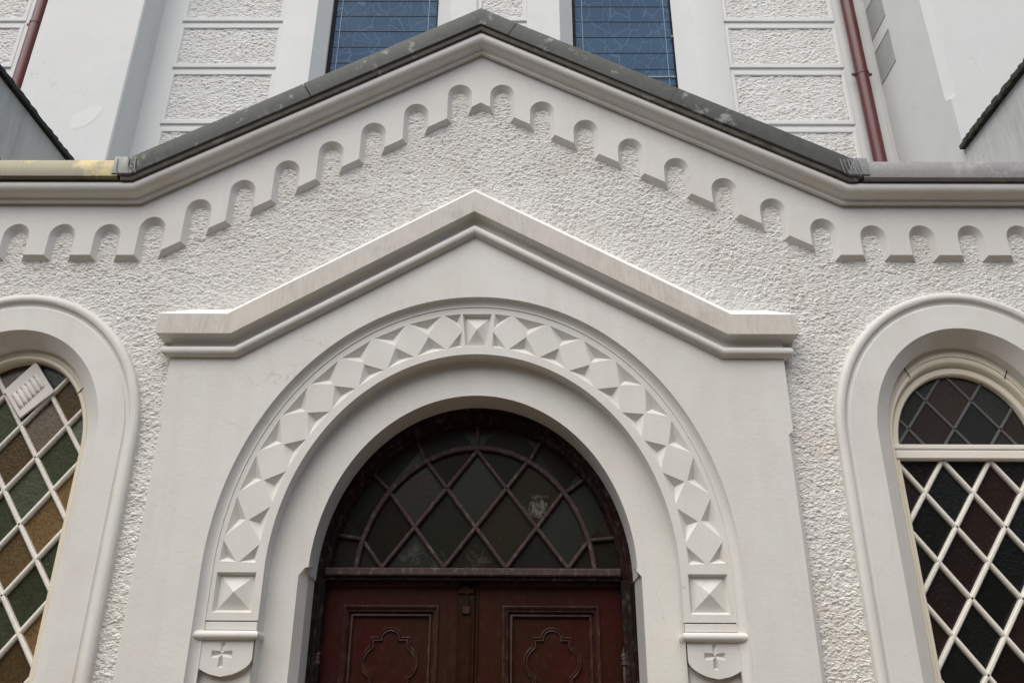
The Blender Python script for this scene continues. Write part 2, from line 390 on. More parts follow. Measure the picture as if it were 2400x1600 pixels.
# rough wall: one fine sheet, displaced by its material, open behind the portal and the windows
def axis(a, b, fine_a, fine_b, fine, coarse):
    r = []; x = a
    while x < b-1e-6:
        r.append(x); x += fine if fine_a-1e-6 <= x < fine_b else coarse
    r.append(b); return r
xs = axis(-5.2, 5.2, -3.72, 4.16, .0085, .04); zs = axis(0, 6.6, 1.68, 6.6, .0085, .04)
me = bpy.data.meshes.new('rough_wall'); vid = {}; vv = []; ff = []
def gv(i, k):
    q = (i, k)
    if q not in vid: vid[q] = len(vv); vv.append((xs[i], 0, zs[k]))
    return vid[q]
for i in range(len(xs)-1):
    x = (xs[i]+xs[i+1])/2; top = path_z(CORN, x)+.02; inp = abs(x) < 1.96; ht = path_z(HOOD, x)+.02
    for k in range(len(zs)-1):
        z = (zs[k]+zs[k+1])/2
        if z > top: break
        if inp and z < ht: continue
        if in_arch(x, z, WIN[-1][0], WIN[-1][1], .82, .94, .9) or in_arch(x, z, WIN[1][0], WIN[1][1], .82, .94, .9): continue
        ff.append((gv(i, k), gv(i+1, k), gv(i+1, k+1), gv(i, k+1)))
me.from_pydata(vv, [], ff); me.materials.append(M['rough']); me.shade_smooth()
rw = bpy.data.objects.new('rough_wall', me); C.objects.link(rw); rw.parent = porch; ROOT[rw] = Vector((0, 0, 0))

# corbel frieze: raised band with round-headed notches, bevelled edges
def frieze():
    arches = [-4.99, -4.66, -4.33, -4.0, -3.67, -3.338, -3.007, -2.678, -2.365, -2.053, -1.754, -1.446, -1.135, -.828, -.511, -.179,
              .150, .459, .790, 1.120, 1.455, 1.792, 2.127, 2.468, 2.817, 3.165, 3.513, 3.861, 4.21, 4.56, 4.91]
    def apex(x):
        if x < -2.5: return 4.928
        if x > 2.6: return 4.929
        return 4.990 if x < -2.3 else (4.986 if x > 2.4 else path_z(CORN, x)-.198)
    def leg(x):                       # height of the leg bottoms
        if x < -2.34: return 4.672
        if x > 2.52: return 4.684
        return path_z([(-2.34, 4.672), (-.018, 6.035), (2.52, 4.684)], x)
    R = .094; B = .037
    front = [(-5.2, leg(-5.2))]; back = [(-5.2, leg(-5.2)-B)]
    for a in arches:
        zt = apex(a); zc = zt-R*1.08
        sl = 0 if (a < -2.5 or a > 2.6) else (.57 if a < -.2 else (-.53 if a > .2 else 0))
        xl, xr = a-R, a+R
        front.append((xl, leg(xl))); back.append((xl+B, leg(xl+B)-B))
        for k in range(0, 17):
            t = pi-pi*k/16
            front.append((a+R*cos(t), zc+R*1.08*sin(t))); back.append((a+(R-B)*cos(t), zc-.012+(R-B)*1.05*sin(t)))
        front.append((xr, leg(xr))); back.append((xr-B, leg(xr-B)-B))
        if abs(a+.179) < .01:
            front.append((-.0165, 6.040)); back.append((-.0165, 6.040-.055))
    front.append((5.2, leg(5.2))); back.append((5.2, leg(5.2)-B))
    top = [(x, z) for x, z in CORN[::-1]]
    front += [(x, z+.02) for x, z in top]; back += [(x, z+.02) for x, z in top]
    m = MB(); m.prism(front, back, -.040, .012)
    return m.build('corbel_frieze', M['plaster'], porch)
frieze()

# raking cornice: fillet, big roll
m = MB()
sweep(m, CORN, [(0, -.045), (0, -.078), (.026, -.082), (.030, -.092), (.033, -.108), (.038, -.128), (.048, -.147), (.062, -.160), (.080, -.168),
                (.098, -.168), (.112, -.162), (.122, -.152), (.128, -.14), (.128, 0.0)])
m.build('cornice', M['plaster'], porch, 40)
# metal edge above it, in pieces that meet at the two bends and at the ridge
def rake(mat, name, path, prof):
    m = MB(); sweep(m, path, prof); return m.build(name, mat, porch, 25)
FP = [(.150, -.10), (.150, -.192), (.153, -.200), (.158, -.204), (.200, -.206), (.292, -.203), (.300, -.200), (.303, -.192), (.304, .35)]
DP = [(.122, -.06), (.116, -.180), (.118, -.186), (.150, -.190), (.152, -.186)]
def sub(a, b): return [a]+[p for p in CORN if a[0]+.001 < p[0] < b[0]-.001]+[b]
def at(x): return (x, path_z(CORN, x))
rake(M['drip'], 'drip_strip', [at(-2.60)]+CORN[1:4]+[at(2.72)], DP)
seams = [at(-2.47), at(-1.215), at(.115), at(1.335), at(2.60)]
for k, (a, b) in enumerate(zip(seams, seams[1:])):
    d = (Vector(b)-Vector(a)).normalized()*.0035
    pa, pb = Vector(a), Vector(b)
    pp = sub(tuple(pa+d), tuple(pb-d))
    rake(M['zinc'], 'raking_flashing', pp, FP if k % 2 == 0 else [(n+.002, y-.002) for n, y in FP])
for k in (1, 2, 3):                        # lapped seams
    a = Vector(seams[k]); t = Vector(seams[k+1])-a; t.normalize()
    m = MB(); sweep(m, [tuple(a-t*.012), tuple(a+t*.004)] if k != 9 else None, [(n*.99, y-.0045) for n, y in FP]); m.build('flashing_seam', M['zinc'], porch)
FF = [(.1295, -.10), (.1295, -.186), (.134, -.194), (.142, -.200), (.190, -.204), (.268, -.198), (.283, -.192), (.289, -.178), (.289, .35)]
LF = rake(M['gold_lead'], 'level_flashing', [CORN[0], at(-2.62)], FF); LF['label'] = 'golden streaked worn lead edging left of the gable'
RF = rake(M['pink_lead'], 'level_flashing', [at(2.76), CORN[4]], FF); RF['label'] = 'pale mottled galvanised edging right of the gable'
GP = [(n*1.015, y-.006) for n, y in FP]
rake(M['lead_patch'], 'lead_corner', [at(-2.66), CORN[1], at(-2.44)], GP)
rake(M['lead_patch'], 'lead_corner', [at(2.565), CORN[3], at(2.80)], GP)
for x in (2.615, 2.64, 2.668, 2.69, 2.715, 2.74, -2.63, -2.55, -2.50):
    m = MB(); p = Vector(at(x)); m.tube([(p.x+.012, -.207, p.y+.165), (p.x, -.213, p.y+.20), (p.x-.008, -.210, p.y+.28), (p.x-.006, -.19, p.y+.305)], .006, 6)
    m.build('lead_crease', M['lead_patch'], porch)
# roof behind the edge
m = MB(); sweep(m, CORN, [(.300, .0), (.300, 2.5), (.2, 2.56)]); m.build('porch_roof', M['zinc'], porch)
# side walls and back of the porch
m = MB()
for s in (-1, 1): m = MB(); m.face((s*5.2, .012, 0), (s*5.2, 2.5, 0), (s*5.2, 2.5, 5.3), (s*5.2, .012, 5.3)); m.build('side_wall', M['plaster'], porch)

# ---- portal surround
sur = MB()
YF = -.062
sur_o = bpy.data.objects.new('portal_surround', bpy.data.meshes.new('portal_surround'))
CH = 3.42                                     # top of the edge chamfers
AO = (1.63, 1.850)
def arcpts(cx, zc, rx, rz, a0, a1, n):
    return [(cx+rx*cos(radians(a0+(a1-a0)*k/n)), zc+rz*sin(radians(a0+(a1-a0)*k/n))) for k in range(n+1)]
out = [(-2.024, 0), (-2.024, CH-.03), (-2.050, CH)]+[(-2.05, 3.95), (-1.66, 3.95), (-.036, 4.93), (1.69, 3.95), (2.05, 3.95)]+[(2.045, CH-.05), (2.014, CH-.08), (2.014, 0)]
inn = [(1.63, 0)]+arcpts(0, ZC, *AO, 0, 180, 72)+[(-1.63, 0)]
sur.face([(x, YF, z) for x, z in out+inn])
for s, cz, xi, xo in ((-1, CH, 2.024, 2.050), (1, CH-.05, 2.014, 2.045)):
    sur.face((s*xi, YF, 0), (s*xo, -.030, 0), (s*xo, -.030, cz), (s*xi, YF, cz-.03))
    sur.face((s*xi, YF, cz-.03), (s*xo, -.030, cz), (s*xo, YF, cz))
    sur.face((s*xo, -.03, 0), (s*xo, .02, 0), (s*xo, .02, cz), (s*xo, -.03, cz))
    sur.face((s*xo, YF, cz), (s*xo, .02, cz), (s*2.05, .02, 3.95), (s*2.05, YF, 3.95))
surround = sur.build('portal_surround', M['plaster'], porch)

# hollow moulding between the face and the carved arch band
BAND = -.012
m = MB()
m.arch([(1.63, 1.850, YF), (1.626, 1.846, -.048), (1.618, 1.838, -.036), (1.607, 1.827, -.026), (1.593, 1.813, -.0195), (1.580, 1.800, -.0165), (1.574, 1.794, -.0185), (1.571, 1.791, BAND)], 0, ZC, 0, 72)
m.build('hollow_moulding', M['plaster'], surround, 50)

# carved arch band
def archivolt():
    m = MB(); Yb = BAND; D = .040
    E = lambda f: (1.571*sin(radians(f)), ZC+1.791*cos(radians(f)))
    O = lambda f: (1.548*sin(radians(f)), ZC+1.752*cos(radians(f)))
    Mi = lambda f: (1.432*sin(radians(f)), ZC+1.622*cos(radians(f)))
    I = lambda f: (1.315*sin(radians(f)), ZC+1.494*cos(radians(f)))
    K = lambda f: (1.262*sin(radians(f)), ZC+1.441*cos(radians(f)))
    F0, F1, N = 4.2, 88.2, 9
    def P(q, d=0): return (q[0], Yb+d, q[1])
    def tri(a, b, c):
        a, b, c = Vector(a), Vector(b), Vector(c); g_ = (a+b+c)/3
        sh = [g_+(p-g_)*.90 for p in (a, b, c)]
        for i in range(3):
            j = (i+1) % 3; p = (a, b, c)
            m.face(P(p[i]), P(p[j]), P(sh[j]), P(sh[i]))
        # sunk apex at the incentre
        la, lb, lc = (sh[1]-sh[2]).length, (sh[0]-sh[2]).length, (sh[0]-sh[1]).length
        ic = (sh[0]*la+sh[1]*lb+sh[2]*lc)/(la+lb+lc)
        for i in range(3): m.face(P(sh[i]), P(sh[(i+1) % 3]), P(ic, D))
    for s in (-1, 1):
        st = (F1-F0)/N
        tips = [F0+st*(k+.5) for k in range(N)]; ed = [F0+st*k for k in range(N+1)]
        for k in range(N):
            m.face(P(Mi(s*ed[k])), P(O(s*tips[k])), P(Mi(s*ed[k+1])), P(I(s*tips[k])))
        seq = [F0]+tips+[F1]
        for a, b, c in zip(seq, seq[1:], [F0]+ed[1:N]+[F1]):
            tri(O(s*a), O(s*b), Mi(s*c)); tri(I(s*a), I(s*b), Mi(s*c))
            for L, G in ((O, E), (I, K)):
                m.face([P(L(s*a))]+[P(G(s*(a+(b-a)*q/5))) for q in range(6)]+[P(L(s*b))])
        # short plain piece, then the square boss
        m.face(P(K(s*F1)), P(E(s*F1)), P((s*1.571, ZC)), P((s*1.262, ZC)))
        xa, xb, za, zb = 1.262, 1.571, 2.194, ZC
        frame = [(s*xa, za), (s*xb, za), (s*xb, zb), (s*xa, zb)]
        c0 = [(s*1.306, 2.240), (s*1.545, 2.240), (s*1.545, 2.474), (s*1.306, 2.474)]
        boss(m, frame, c0, Yb, P)
    frame = [I(-F0), I(F0), O(F0), O(-F0)]
    c0 = [(-.081, 3.982), (.071, 3.982), (.094, 4.222), (-.104, 4.222)]
    boss(m, frame, c0, Yb, P)
    for L, G in ((O, E), (I, K)):
        m.face([P(L(-F0))]+[P(G(-F0+2*F0*q/4)) for q in range(5)]+[P(L(F0))])
    return m.build('carved_arch', M['plaster'], surround, 12)
def boss(m, frame, c0, Yb, P):
    g_ = sum((Vector(c) for c in c0), Vector((0, 0)))/4
    c1 = [tuple(g_+(Vector(c)-g_)*.86) for c in c0]
    for i in range(4):
        j = (i+1) % 4
        m.face(P(frame[i]), P(frame[j]), P(c0[j]), P(c0[i]))
        m.face(P(c0[i]), P(c0[j]), P(c1[j], .034), P(c1[i], .034))
        m.face(P(c1[i], .034), P(c1[j], .034), P(tuple(g_), -.012))
archivolt()

# inner plain order, its reveal, chamfered jambs and the soffit to the door frame
m = MB(); YP = .10
m.arch([(1.262, 1.441, BAND), (1.262, 1.441, YP-.012), (1.255, 1.432, YP)], 0, ZC, 0)
SZ = 2.475
a_in = arcpts(0, ZC, 1.022, 1.185, 2.3, 177.7, 64); a_out = arcpts(0, ZC, 1.255, 1.432, 180, 0, 64)
oo = [(1.255, 0), (1.255, SZ-.02), (1.255, SZ)]+a_out[::-1]+[(-1.255, SZ), (-1.255, SZ-.02), (-1.255, 0)]
ii = [(1.044, 0), (1.044, SZ)]+[(1.011, SZ+.04)]+a_in+[(-1.045, SZ+.045)]+[(-1.078, SZ), (-1.078, 0)]
ro = MB(); ro.grid([[(x, YP, z) for x, z in oo], [(x, YP, z) for x, z in ii]]); ro = ro.build('inner_order', M['plaster'], surround); ro.data.shade_flat()
m.arch([(1.022, 1.185, YP), (1.022, 1.185, .40)], 0, ZC, ZC, 64, False)
for s, xc, dz in ((-1, 1.078, .045), (1, 1.044, .04)):
    m.face((s*xc, YP, 0), (s*1.03, YP+.06, 0), (s*1.03, YP+.06, SZ-.005), (s*xc, YP, SZ))
    m.face((s*1.03, YP+.06, 0), (s*1.03, .42, 0), (s*1.03, .42, SZ), (s*1.03, YP+.06, SZ-.005))
    m.face((s*xc, YP, SZ), (s*1.03, YP+.06, SZ-.005), (s*1.022, YP+.05, SZ+.045), (s*(xc-.033), YP, SZ+dz))
    m.face((s*(xc-.033), YP, SZ+dz), (s*1.022, YP+.05, SZ+.045), (s*1.0, YP+.05, SZ+.05), (s*1.0, YP, SZ+.05))
    m.face((s*1.022, YP+.04, SZ+dz+.006), (s*1.022, .42, SZ+dz+.006), (s*1.03, .42, SZ-.005), (s*1.03, YP+.06, SZ-.005))
m.build('door_reveal', M['plaster'], surround)

# impost: fillet, roll, shield with a sunk cross, pier below
for s in (-1, 1):
    x0, x1 = 1.262, 1.600
    imp = bpy.data.objects
    m = MB()
    m.box(*sorted((s*1.2635, s*1.600)), -.010, .09, 2.138, 2.188, .004); m.box(*sorted((s*1.2645, s*1.59)), .006, .09, 2.17, 2.21)
    m.build('impost_fillet', M['plaster'], surround)
    m = MB(); rows = []
    for k in range(13):                          # half round string, returned at both ends
        t = -pi/2+pi*k/12; yy = -.012-.034*cos(t); zz = 2.1105+.0275*sin(t); e = .028*cos(t)
        rows.append([(s*(1.272-e), .10, zz), (s*(1.272-e), yy, zz), (s*(1.600+e), yy, zz), (s*(1.600+e), .03, zz)])
    m.grid(rows); m.build('impost_roll', M['plaster'], surround, 40)
    # pier below
    m = MB()
    m.box(*sorted((s*1.2635, s*1.625)), .030, .10, 0, 2.10, .02); m.build('impost_pier', M['plaster'], surround)
    # shield: outline with the cross cut out as four sunk arms
    xc = s*1.441; hw = .171
    outl = [(xc-hw, 2.083), (xc+hw, 2.083), (xc+hw, 1.985)]
    for k in range(1, 16):
        q_ = k/8 if k <= 8 else 2-k/8
        outl.append((xc+(1 if k <= 8 else -1)*hw*(.45*(1-q_**2.0)+.55*sqrt(max(0, 1-q_*q_))), 1.985-.102*q_))
    outl.append((xc-hw, 1.985))
    ox, oz = xc+(-.008 if s < 0 else -.013), 2.006
    W, Lh, Lt, Lb = .0215, .062, .063, .073
    cross = [(ox-.013, oz+Lt+.003), (ox+.017, oz+Lt+.003), (ox+.013, oz+.017), (ox+Lh, oz+.021), (ox+Lh, oz-.021), (ox+.013, oz-.017),
             (ox+.017, oz-Lb), (ox-.015, oz-Lb), (ox-.013, oz-.017), (ox-Lh, oz-.021), (ox-Lh, oz+.021), (ox-.013, oz+.017)]
    m = MB(); ys = -.012
    # ring between outline and cross: two concave halves
    top = [outl[0], outl[1], outl[2]]
    nO = len(outl); bi = 3+7                      # lowest point
    halfR = [((outl[0][0]+outl[1][0])/2, 2.083), outl[1]]+outl[2:bi+1]+[((cross[6][0]+cross[7][0])/2, oz-Lb)]+[cross[6], cross[5], cross[4], cross[3], cross[2], cross[1]]+[((cross[0][0]+cross[1][0])/2, cross[0][1])]
    halfL = [((outl[0][0]+outl[1][0])/2, 2.083), outl[0]]+outl[:bi-1:-1]+[((cross[6][0]+cross[7][0])/2, oz-Lb)]+[cross[7], cross[8], cross[9], cross[10], cross[11], cross[0]]+[((cross[0][0]+cross[1][0])/2, cross[0][1])]
    m.face([(x, ys, z) for x, z in halfR]); m.face([(x, ys, z) for x, z in halfL])
    for i in range(nO):
        j = (i+1) % nO; m.face((outl[i][0], ys, outl[i][1]), (outl[j][0], ys, outl[j][1]), (outl[j][0], .034, outl[j][1]), (outl[i][0], .034, outl[i][1]))
    cen = (ox, ys-.002, oz); dp = .022
    for a, b, c, d, e in ((11, 0, 1, 2, (0, 1)), (2, 3, 4, 5, (1, 0)), (5, 6, 7, 8, (0, -1)), (8, 9, 10, 11, (-1, 0))):
        A, B, Cc, Dd = [cross[i] for i in (a, b, c, d)]
        ln = {(0, 1): Lt, (1, 0): Lh, (0, -1): Lb, (-1, 0): Lh}[e]
        vend = (ox+e[0]*(ln-.012), ys+dp, oz+e[1]*(ln-.012))
        P3 = lambda q: (q[0], ys, q[1])
        m.face(P3(A), P3(B), vend, cen); m.face(P3(B), P3(Cc), vend); m.face(P3(Cc), P3(Dd), cen, vend)
    m.build('shield', M['plaster'], surround, 12)

# hood mould over the portal
HP = [(.262, .012), (.160, -.140), (.152, -.150), (.148, -.152), (.003, -.152), (0, -.149), (.002, -.088), (-.002, -.074), (-.014, -.067), (-.034, -.064), (-.054, -.066), (-.066, -.074),
      (-.069, -.094), (-.075, -.104), (-.086, -.112), (-.100, -.114), (-.114, -.111), (-.126, -.101), (-.133, -.088), (-.136, -.074), (-.138, -.058)]
def hood_end(s, n, y): return s*(2.052+max(0, (-.062-y))) if n < .2 else s*1.99
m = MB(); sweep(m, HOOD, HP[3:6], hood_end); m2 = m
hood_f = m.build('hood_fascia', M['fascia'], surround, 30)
m = MB(); sweep(m, HOOD, HP[5:], hood_end); m.build('hood_moulding', M['plaster'], surround, 50)
m = MB(); sweep(m, HOOD, HP[:4], hood_end); m.build('hood_weathering', M['skylit_plaster'], surround, 25)

# ---- arched windows of the porch
GL = {-1: (.480, .622, 3.30), 1: (.470, .545, 3.33)}
def clip_lines(inside, x0, z0, a, b, xr, zr, step=.004):
    segs = []
    for fam in (1, -1):
        for k in range(-14, 15):
            px, pz = x0+k*a*2, z0
            L = sqrt(a*a+b*b); dx, dz = a/L, fam*b/L; t = -3.0; cur = None
            while t < 3.0:
                q = (px+dx*t, pz+dz*t); ok = inside(*q)
                if ok and cur is None: cur = q
                if not ok and cur is not None:
                    if (Vector(last)-Vector(cur)).length > .03: segs.append((cur, last))
                    cur = None
                last = q; t += step
    return segs
def porch_window(s):
    cx, zc = WIN[s]; grx, grz, _ = GL[s]
    m = MB()
    m.arch([(.932, 1.055, .012), (.930, 1.053, -.034), (.922, 1.044, -.044), (.908, 1.029, -.050), (.892, 1.013, -.050), (.878, .999, -.044), (.872, .992, -.034),
            (.866, .985, -.026), (.852, .970, -.022), (.842, .958, -.026), (.838, .953, -.032), (.668, .785, -.032), (.560, .712, .060), (.552, .702, .14)], cx, zc, .95, 56)
    wn = m.build('arched_window', M['plaster'], porch, 32)
    wn['label'] = 'arched window of amber and green lattice panes with a white louvred vent' if s < 0 else 'arched window of dark lattice panes with a half-round top light'
    m = MB(); m.box(cx-.75, cx+.75, -.10, .14, .82, .95, .01); m.build('window_sill', M['plaster'], wn)
    m = MB()
    if s < 0:
        m.arch([(.556, .712, .128), (.528, .668, .124), (.526, .664, .132), (.523, .660, .127), (.504, .640, .124), (.495, .630, .132), (.489, .626, .150), (.484, .624, .172), (.480, .622, .21)], cx, zc, .95, 56)
    else:
        m.arch([(.556, .712, .128), (.530, .642, .124), (.528, .638, .132), (.525, .633, .127), (.512, .606, .124), (.506, .592, .132), (.503, .584, .150), (.500, .576, .170)], cx, zc, .95, 56)
    m.build('window_frame', M['cream'], wn, 45)
    # hairline joints in the head of the frame
    for a in ((38,) if s < 0 else (128, 50)):
        m = MB(); ca, sa = cos(radians(a)), sin(radians(a))
        m.bar((cx+.508*ca, zc+.618*sa), (cx+.558*ca, zc+.705*sa), .005, .1215, .13, .001)
        m.build('frame_joint', M['black'], wn)
    def face_glass(name, mat, pts, y):
        mm = MB(); mm.face([(x, y, z) for x, z in pts]); return mm.build(name, mat, wn)
    if s < 0:
        face_glass('window_glass', M['glass_amber'], [(cx-grx-.01, .96), (cx+grx+.01, .96)]+arcpts(cx, zc, grx+.01, grz+.01, 0, 180, 40), .205)
        segs = clip_lines(lambda x, z: in_arch(x, z, cx, zc, grx, grz, .96), -2.932, 2.801, .157, .2222, 0, 0)
        m = MB()
        for i, (a, b) in enumerate(segs): m.bar(a, b, .027, .172+(i % 2)*.0015, .21, .008)
        m.build('glazing_bars', M['white_bar'], wn, 15)
        # vent plate filling one pane
        c = Vector((-3.088, 3.712)); q = [Vector((-3.078, 3.925)), Vector((-3.246, 3.712)), Vector((-3.090, 3.515)), Vector((-2.902, 3.706))]
        m = MB(); m.prism([tuple(p) for p in q], [tuple(p) for p in q], .152, .170)
        v = m.build('vent_plate', M['vent'], wn)
        e1 = (q[3]-q[0]); e2 = (q[1]-q[0])     # ribs run along e1, stacked along e2
        m = MB()
        for k in range(6):
            f = .17+.66*k/5; p0 = q[0]+e2*f+e1*.25; p1 = q[0]+e2*f+e1*.74
            rows = []; d = (p1-p0).normalized(); n = Vector((-d.y, d.x))
            for t in [0, .06, .16, .5, .84, .94, 1]:
                p = p0+(p1-p0)*t; hw = .0185*(1-abs(2*t-1)**6)+.001; hh = .013*(1-abs(2*t-1)**6)
                rows.append([(p.x+n.x*o*hw, .1515-hh*sqrt(max(0, 1-o*o))*(1.0 if o < .5 else .5), p.y+n.y*o*hw) for o in (-1, -.8, -.4, 0, .4, .8, 1)])
            m.grid(rows)
        m.build('vent_louvre', M['vent'], v, 60)
        m = MB()
        for k in range(6):
            f = .17+.66*k/5+.066; p0 = q[0]+e2*f+e1*.26; p1 = q[0]+e2*f+e1*.75; m.bar(tuple(p0), tuple(p1), .0045, .1505, .153, .001)
        m.build('vent_slot', M['black'], v)
    else:
        zt = 3.350
        # upper sash
        m = MB()
        m.arch([(.502, .576, .160), (.498, .571, .166), (.494, .566, .160), (.462, .530, .160), (.454, .521, .168), (.450, .517, .205)], cx, zt-.02, zt-.02, 48)
        m.build('top_light_frame', M['cream'], wn, 40); m = MB(); m.box(cx-.50, cx+.50, .152, .205, 3.318, zt, .005); m.build('top_light_rail', M['white_joinery'], wn)
        m = MB(); m.box(cx-.50, cx+.50, .180, .21, 3.306, 3.318); m.build('frame_joint', M['black'], wn)
        face_glass('window_glass', M['glass_top'], [(cx-.46, 3.33), (cx+.46, 3.33)]+arcpts(cx, zt-.02, .46, .527, 0, 180, 40), .200)
        segs = clip_lines(lambda x, z: z > 3.345 and in_arch(x, z, cx, zt-.02, .452, .519), 3.064, 3.672, .1545, .2015, 0, 0)
        m = MB()
        for a, b in segs: m.bar(a, b, .019, .190, .203, .004)
        m.build('leading', M['grey_bar'], wn)
        # lower light
        m = MB(); m.box(cx-.50, cx+.50, .140, .21, 3.248, 3.306, .006); m.build('meeting_rail', M['white_joinery'], wn); m = MB()
        m.box(cx-.502, cx-.474, .150, .21, .95, 3.248, .006); m.box(cx+.474, cx+.502, .150, .21, .95, 3.248, .006); m.build('casement_frame', M['cream'], wn)
        face_glass('window_glass', M['glass_dark'], [(cx-.48, .96), (cx+.48, .96), (cx+.48, 3.26), (cx-.48, 3.26)], .205)
        segs = clip_lines(lambda x, z: .96 < z < 3.256 and abs(x-cx) < .478, 3.088, 2.807, .1565, .2212, 0, 0)
        m = MB()
        for i, (a, b) in enumerate(segs): m.bar(a, b, .028, .172+(i % 2)*.0015, .21, .008)
        m.build('glazing_bars', M['white_bar'], wn, 15)
for s in (-1, 1): porch_window(s)

# ---- doorway joinery
fr = MB()
fr.arch([(1.024, 1.187, .345), (.990, 1.140, .338), (.982, 1.128, .350), (.975, 1.118, .362), (.958, 1.092, .366), (.950, 1.080, .380), (.944, 1.072, .40), (.940, 1.066, .43)], 0, ZC, ZC, 64, False)
for s in (-1, 1):
    fr.box(*sorted((s*1.0295, s*(.962 if s < 0 else .944))), .335, .47, 0, ZC+.01, .012)
    fr.tube([(s*.992, .335, 0), (s*.992, .335, ZC-.02)], .016, 10)
frame = fr.build('door_frame', M['wood_frame'], porch, 40)
m = MB(); m.box(-.965, .945, .318, .46, 2.512, 2.562, .008); m.build('transom', M['wood_worn'], frame)
m = MB(); m.box(-.965, .945, .345, .46, 2.487, 2.514, .004); m.build('transom_moulding', M['wood_frame'], frame)
# colonnettes beside the doors with little finials
for s, x in ((-1, -.972), (1, .944)):
    m = MB()
    prof = [(0, .0125), (1.905, .0125), (1.975, .0125), (1.982, .024), (1.992, .024), (1.996, .017), (2.012, .017), (2.016, .021), (2.024, .018), (2.034, .022), (2.046, .017), (2.056, .010), (2.062, .012), (2.068, .006), (2.090, .001)]
    m.tube([(x, .36, z) for z, r in prof], [r for z, r in prof], 14); m.build('colonnette', M['wood_worn'], frame, 35)

# fanlight
fl = MB(); fl.face([(x, .425, z) for x, z in [(-.95, 2.555), (.95, 2.555)]+arcpts(0, ZC, .95, 1.078, 4, 176, 50)])
fan = fl.build('fanlight', M['glass_fan'], porch)
m = MB()
RX, RZ = .785, .912
for k, (r0, r1) in enumerate(((.800, .770),)):
    m.arch([(.802, .930, .42), (.802, .930, .398), (.796, .922, .392), (.776, .902, .392), (.770, .895, .398), (.770, .895, .42)], 0, ZC, ZC, 60, False, 174.5, 5.5)
def inring(x, z): return z > 2.562 and (x/.772)**2+((z-ZC)/.897)**2 < 1
for i, (a, b) in enumerate(clip_lines(inring, -.002, 2.840, .2035, .2655, 0, 0)): m.bar(a, b, .026, .390+(i % 2)*.0015, .42, .009)
for (xa, za, xb, zb) in ((0, 3.39, -.003, 3.55), (-.362, 3.30, -.420, 3.435), (.366, 3.31, .432, 3.428), (-.600, 3.092, -.705, 3.20), (.614, 3.085, .722, 3.165), (-.765, 2.762, -.925, 2.787), (.762, 2.758, .925, 2.775)):
    m.bar((xa, za), (xb, zb), .024, .391, .42, .008)
m.build('glazing_bars', M['wood_worn'], fan)

# door leaves
def rect_ring(mb, x0, x1, z0, z1, prof):
    rows = [[(x0+d, y, z0), (x0+d, y, z1-d), (x1-d, y, z1-d), (x1-d, y, z0)] for d, y in prof]; mb.grid(rows)
def leaf(s):
    xa, xb = (-.962, -.108) if s < 0 else (.030, .944)
    pa, pb = (-.842, -.231) if s < 0 else (.185, .802); pt = 2.338
    m = MB(); Y = .43
    m.face((xa, Y, 0), (xa, Y, 2.462), (xb, Y, 2.462), (xb, Y, 0), (pb, Y, 0), (pb, Y, pt), (pa, Y, pt), (pa, Y, 0))
    d = m.build('door_leaf', M['wood'], porch)
    if s > 0: d['label'] = 'right door leaf of brownish dark red paint'
    else: d['label'] = 'left door leaf of plum dark red paint'
    m = MB(); m.box(xa, xb, .424, .45, 2.462, 2.489, .004); m.build('top_rail_strip', M['wood_edge'], d)
    m = MB(); rect_ring(m, pa-.004, pb+.004, 0, pt+.004, [(0, .431), (.001, .418), (.008, .413), (.016, .418), (.022, .428), (.030, .434), (.036, .430), (.040, .445), (.048, .455), (.052, .447), (.062, .445), (.068, .452), (.072, .470)])
    m.build('panel_moulding', M['wood_edge'], d, 30)
    m = MB(); m.face((pa+.06, .468, 0), (pb-.06, .468, 0), (pb-.06, .468, pt-.06), (pa+.06, .468, pt-.06)); m.build('door_panel', M['wood'], d)
    # quatrefoil bead
    qx, qz = ((-.534, 1.998) if s < 0 else (.500, 2.000))
    def quat(k):
        H = []; rt = .066-k
        for j in range(13):
            t = pi-pi*j/12; H.append((rt*cos(t), .142+(rt-.006)*sin(t)-k*.0))
        H[0] = (-rt, .142-k); H[-1] = (rt, .142-k)
        H += [(.117-k, .142-k), (.117-k, .092-k*.3)]
        R = .101-k
        for j in range(1, 14):
            t = radians(62-124*j/14); H.append((.071+R*cos(t), R*sin(t)))
        H += [(.117-k, -.092+k*.3), (.117-k, -.142+k)]
        for j in range(13):
            t = -pi*j/12; H.append((rt*cos(t), -.142+(rt-.006)*sin(t)))
        H[-13] = (rt, -.142+k); H[-1] = (-rt, -.142+k)
        H += [(-.117+k, -.142+k), (-.117+k, -.092+k*.3)]
        for j in range(1, 14):
            t = radians(242-124*j/14); H.append((-.071+R*cos(t), R*sin(t)))
        H += [(-.117+k, .092-k*.3), (-.117+k, .142-k)]
        return [(qx+x, qz+z) for x, z in H]
    rows = []
    for k, y in ((-.014, .4675), (-.012, .458), (-.006, .453), (0, .458), (.003, .462), (.006, .456), (.012, .455), (.016, .461), (.018, .4675)):
        P = quat(k); rows.append([(x, y, z) for x, z in P])
    m = MB(); m.grid(rows, True); m.build('quatrefoil_moulding', M['wood_edge'], d, 35)
for s in (-1, 1): leaf(s)
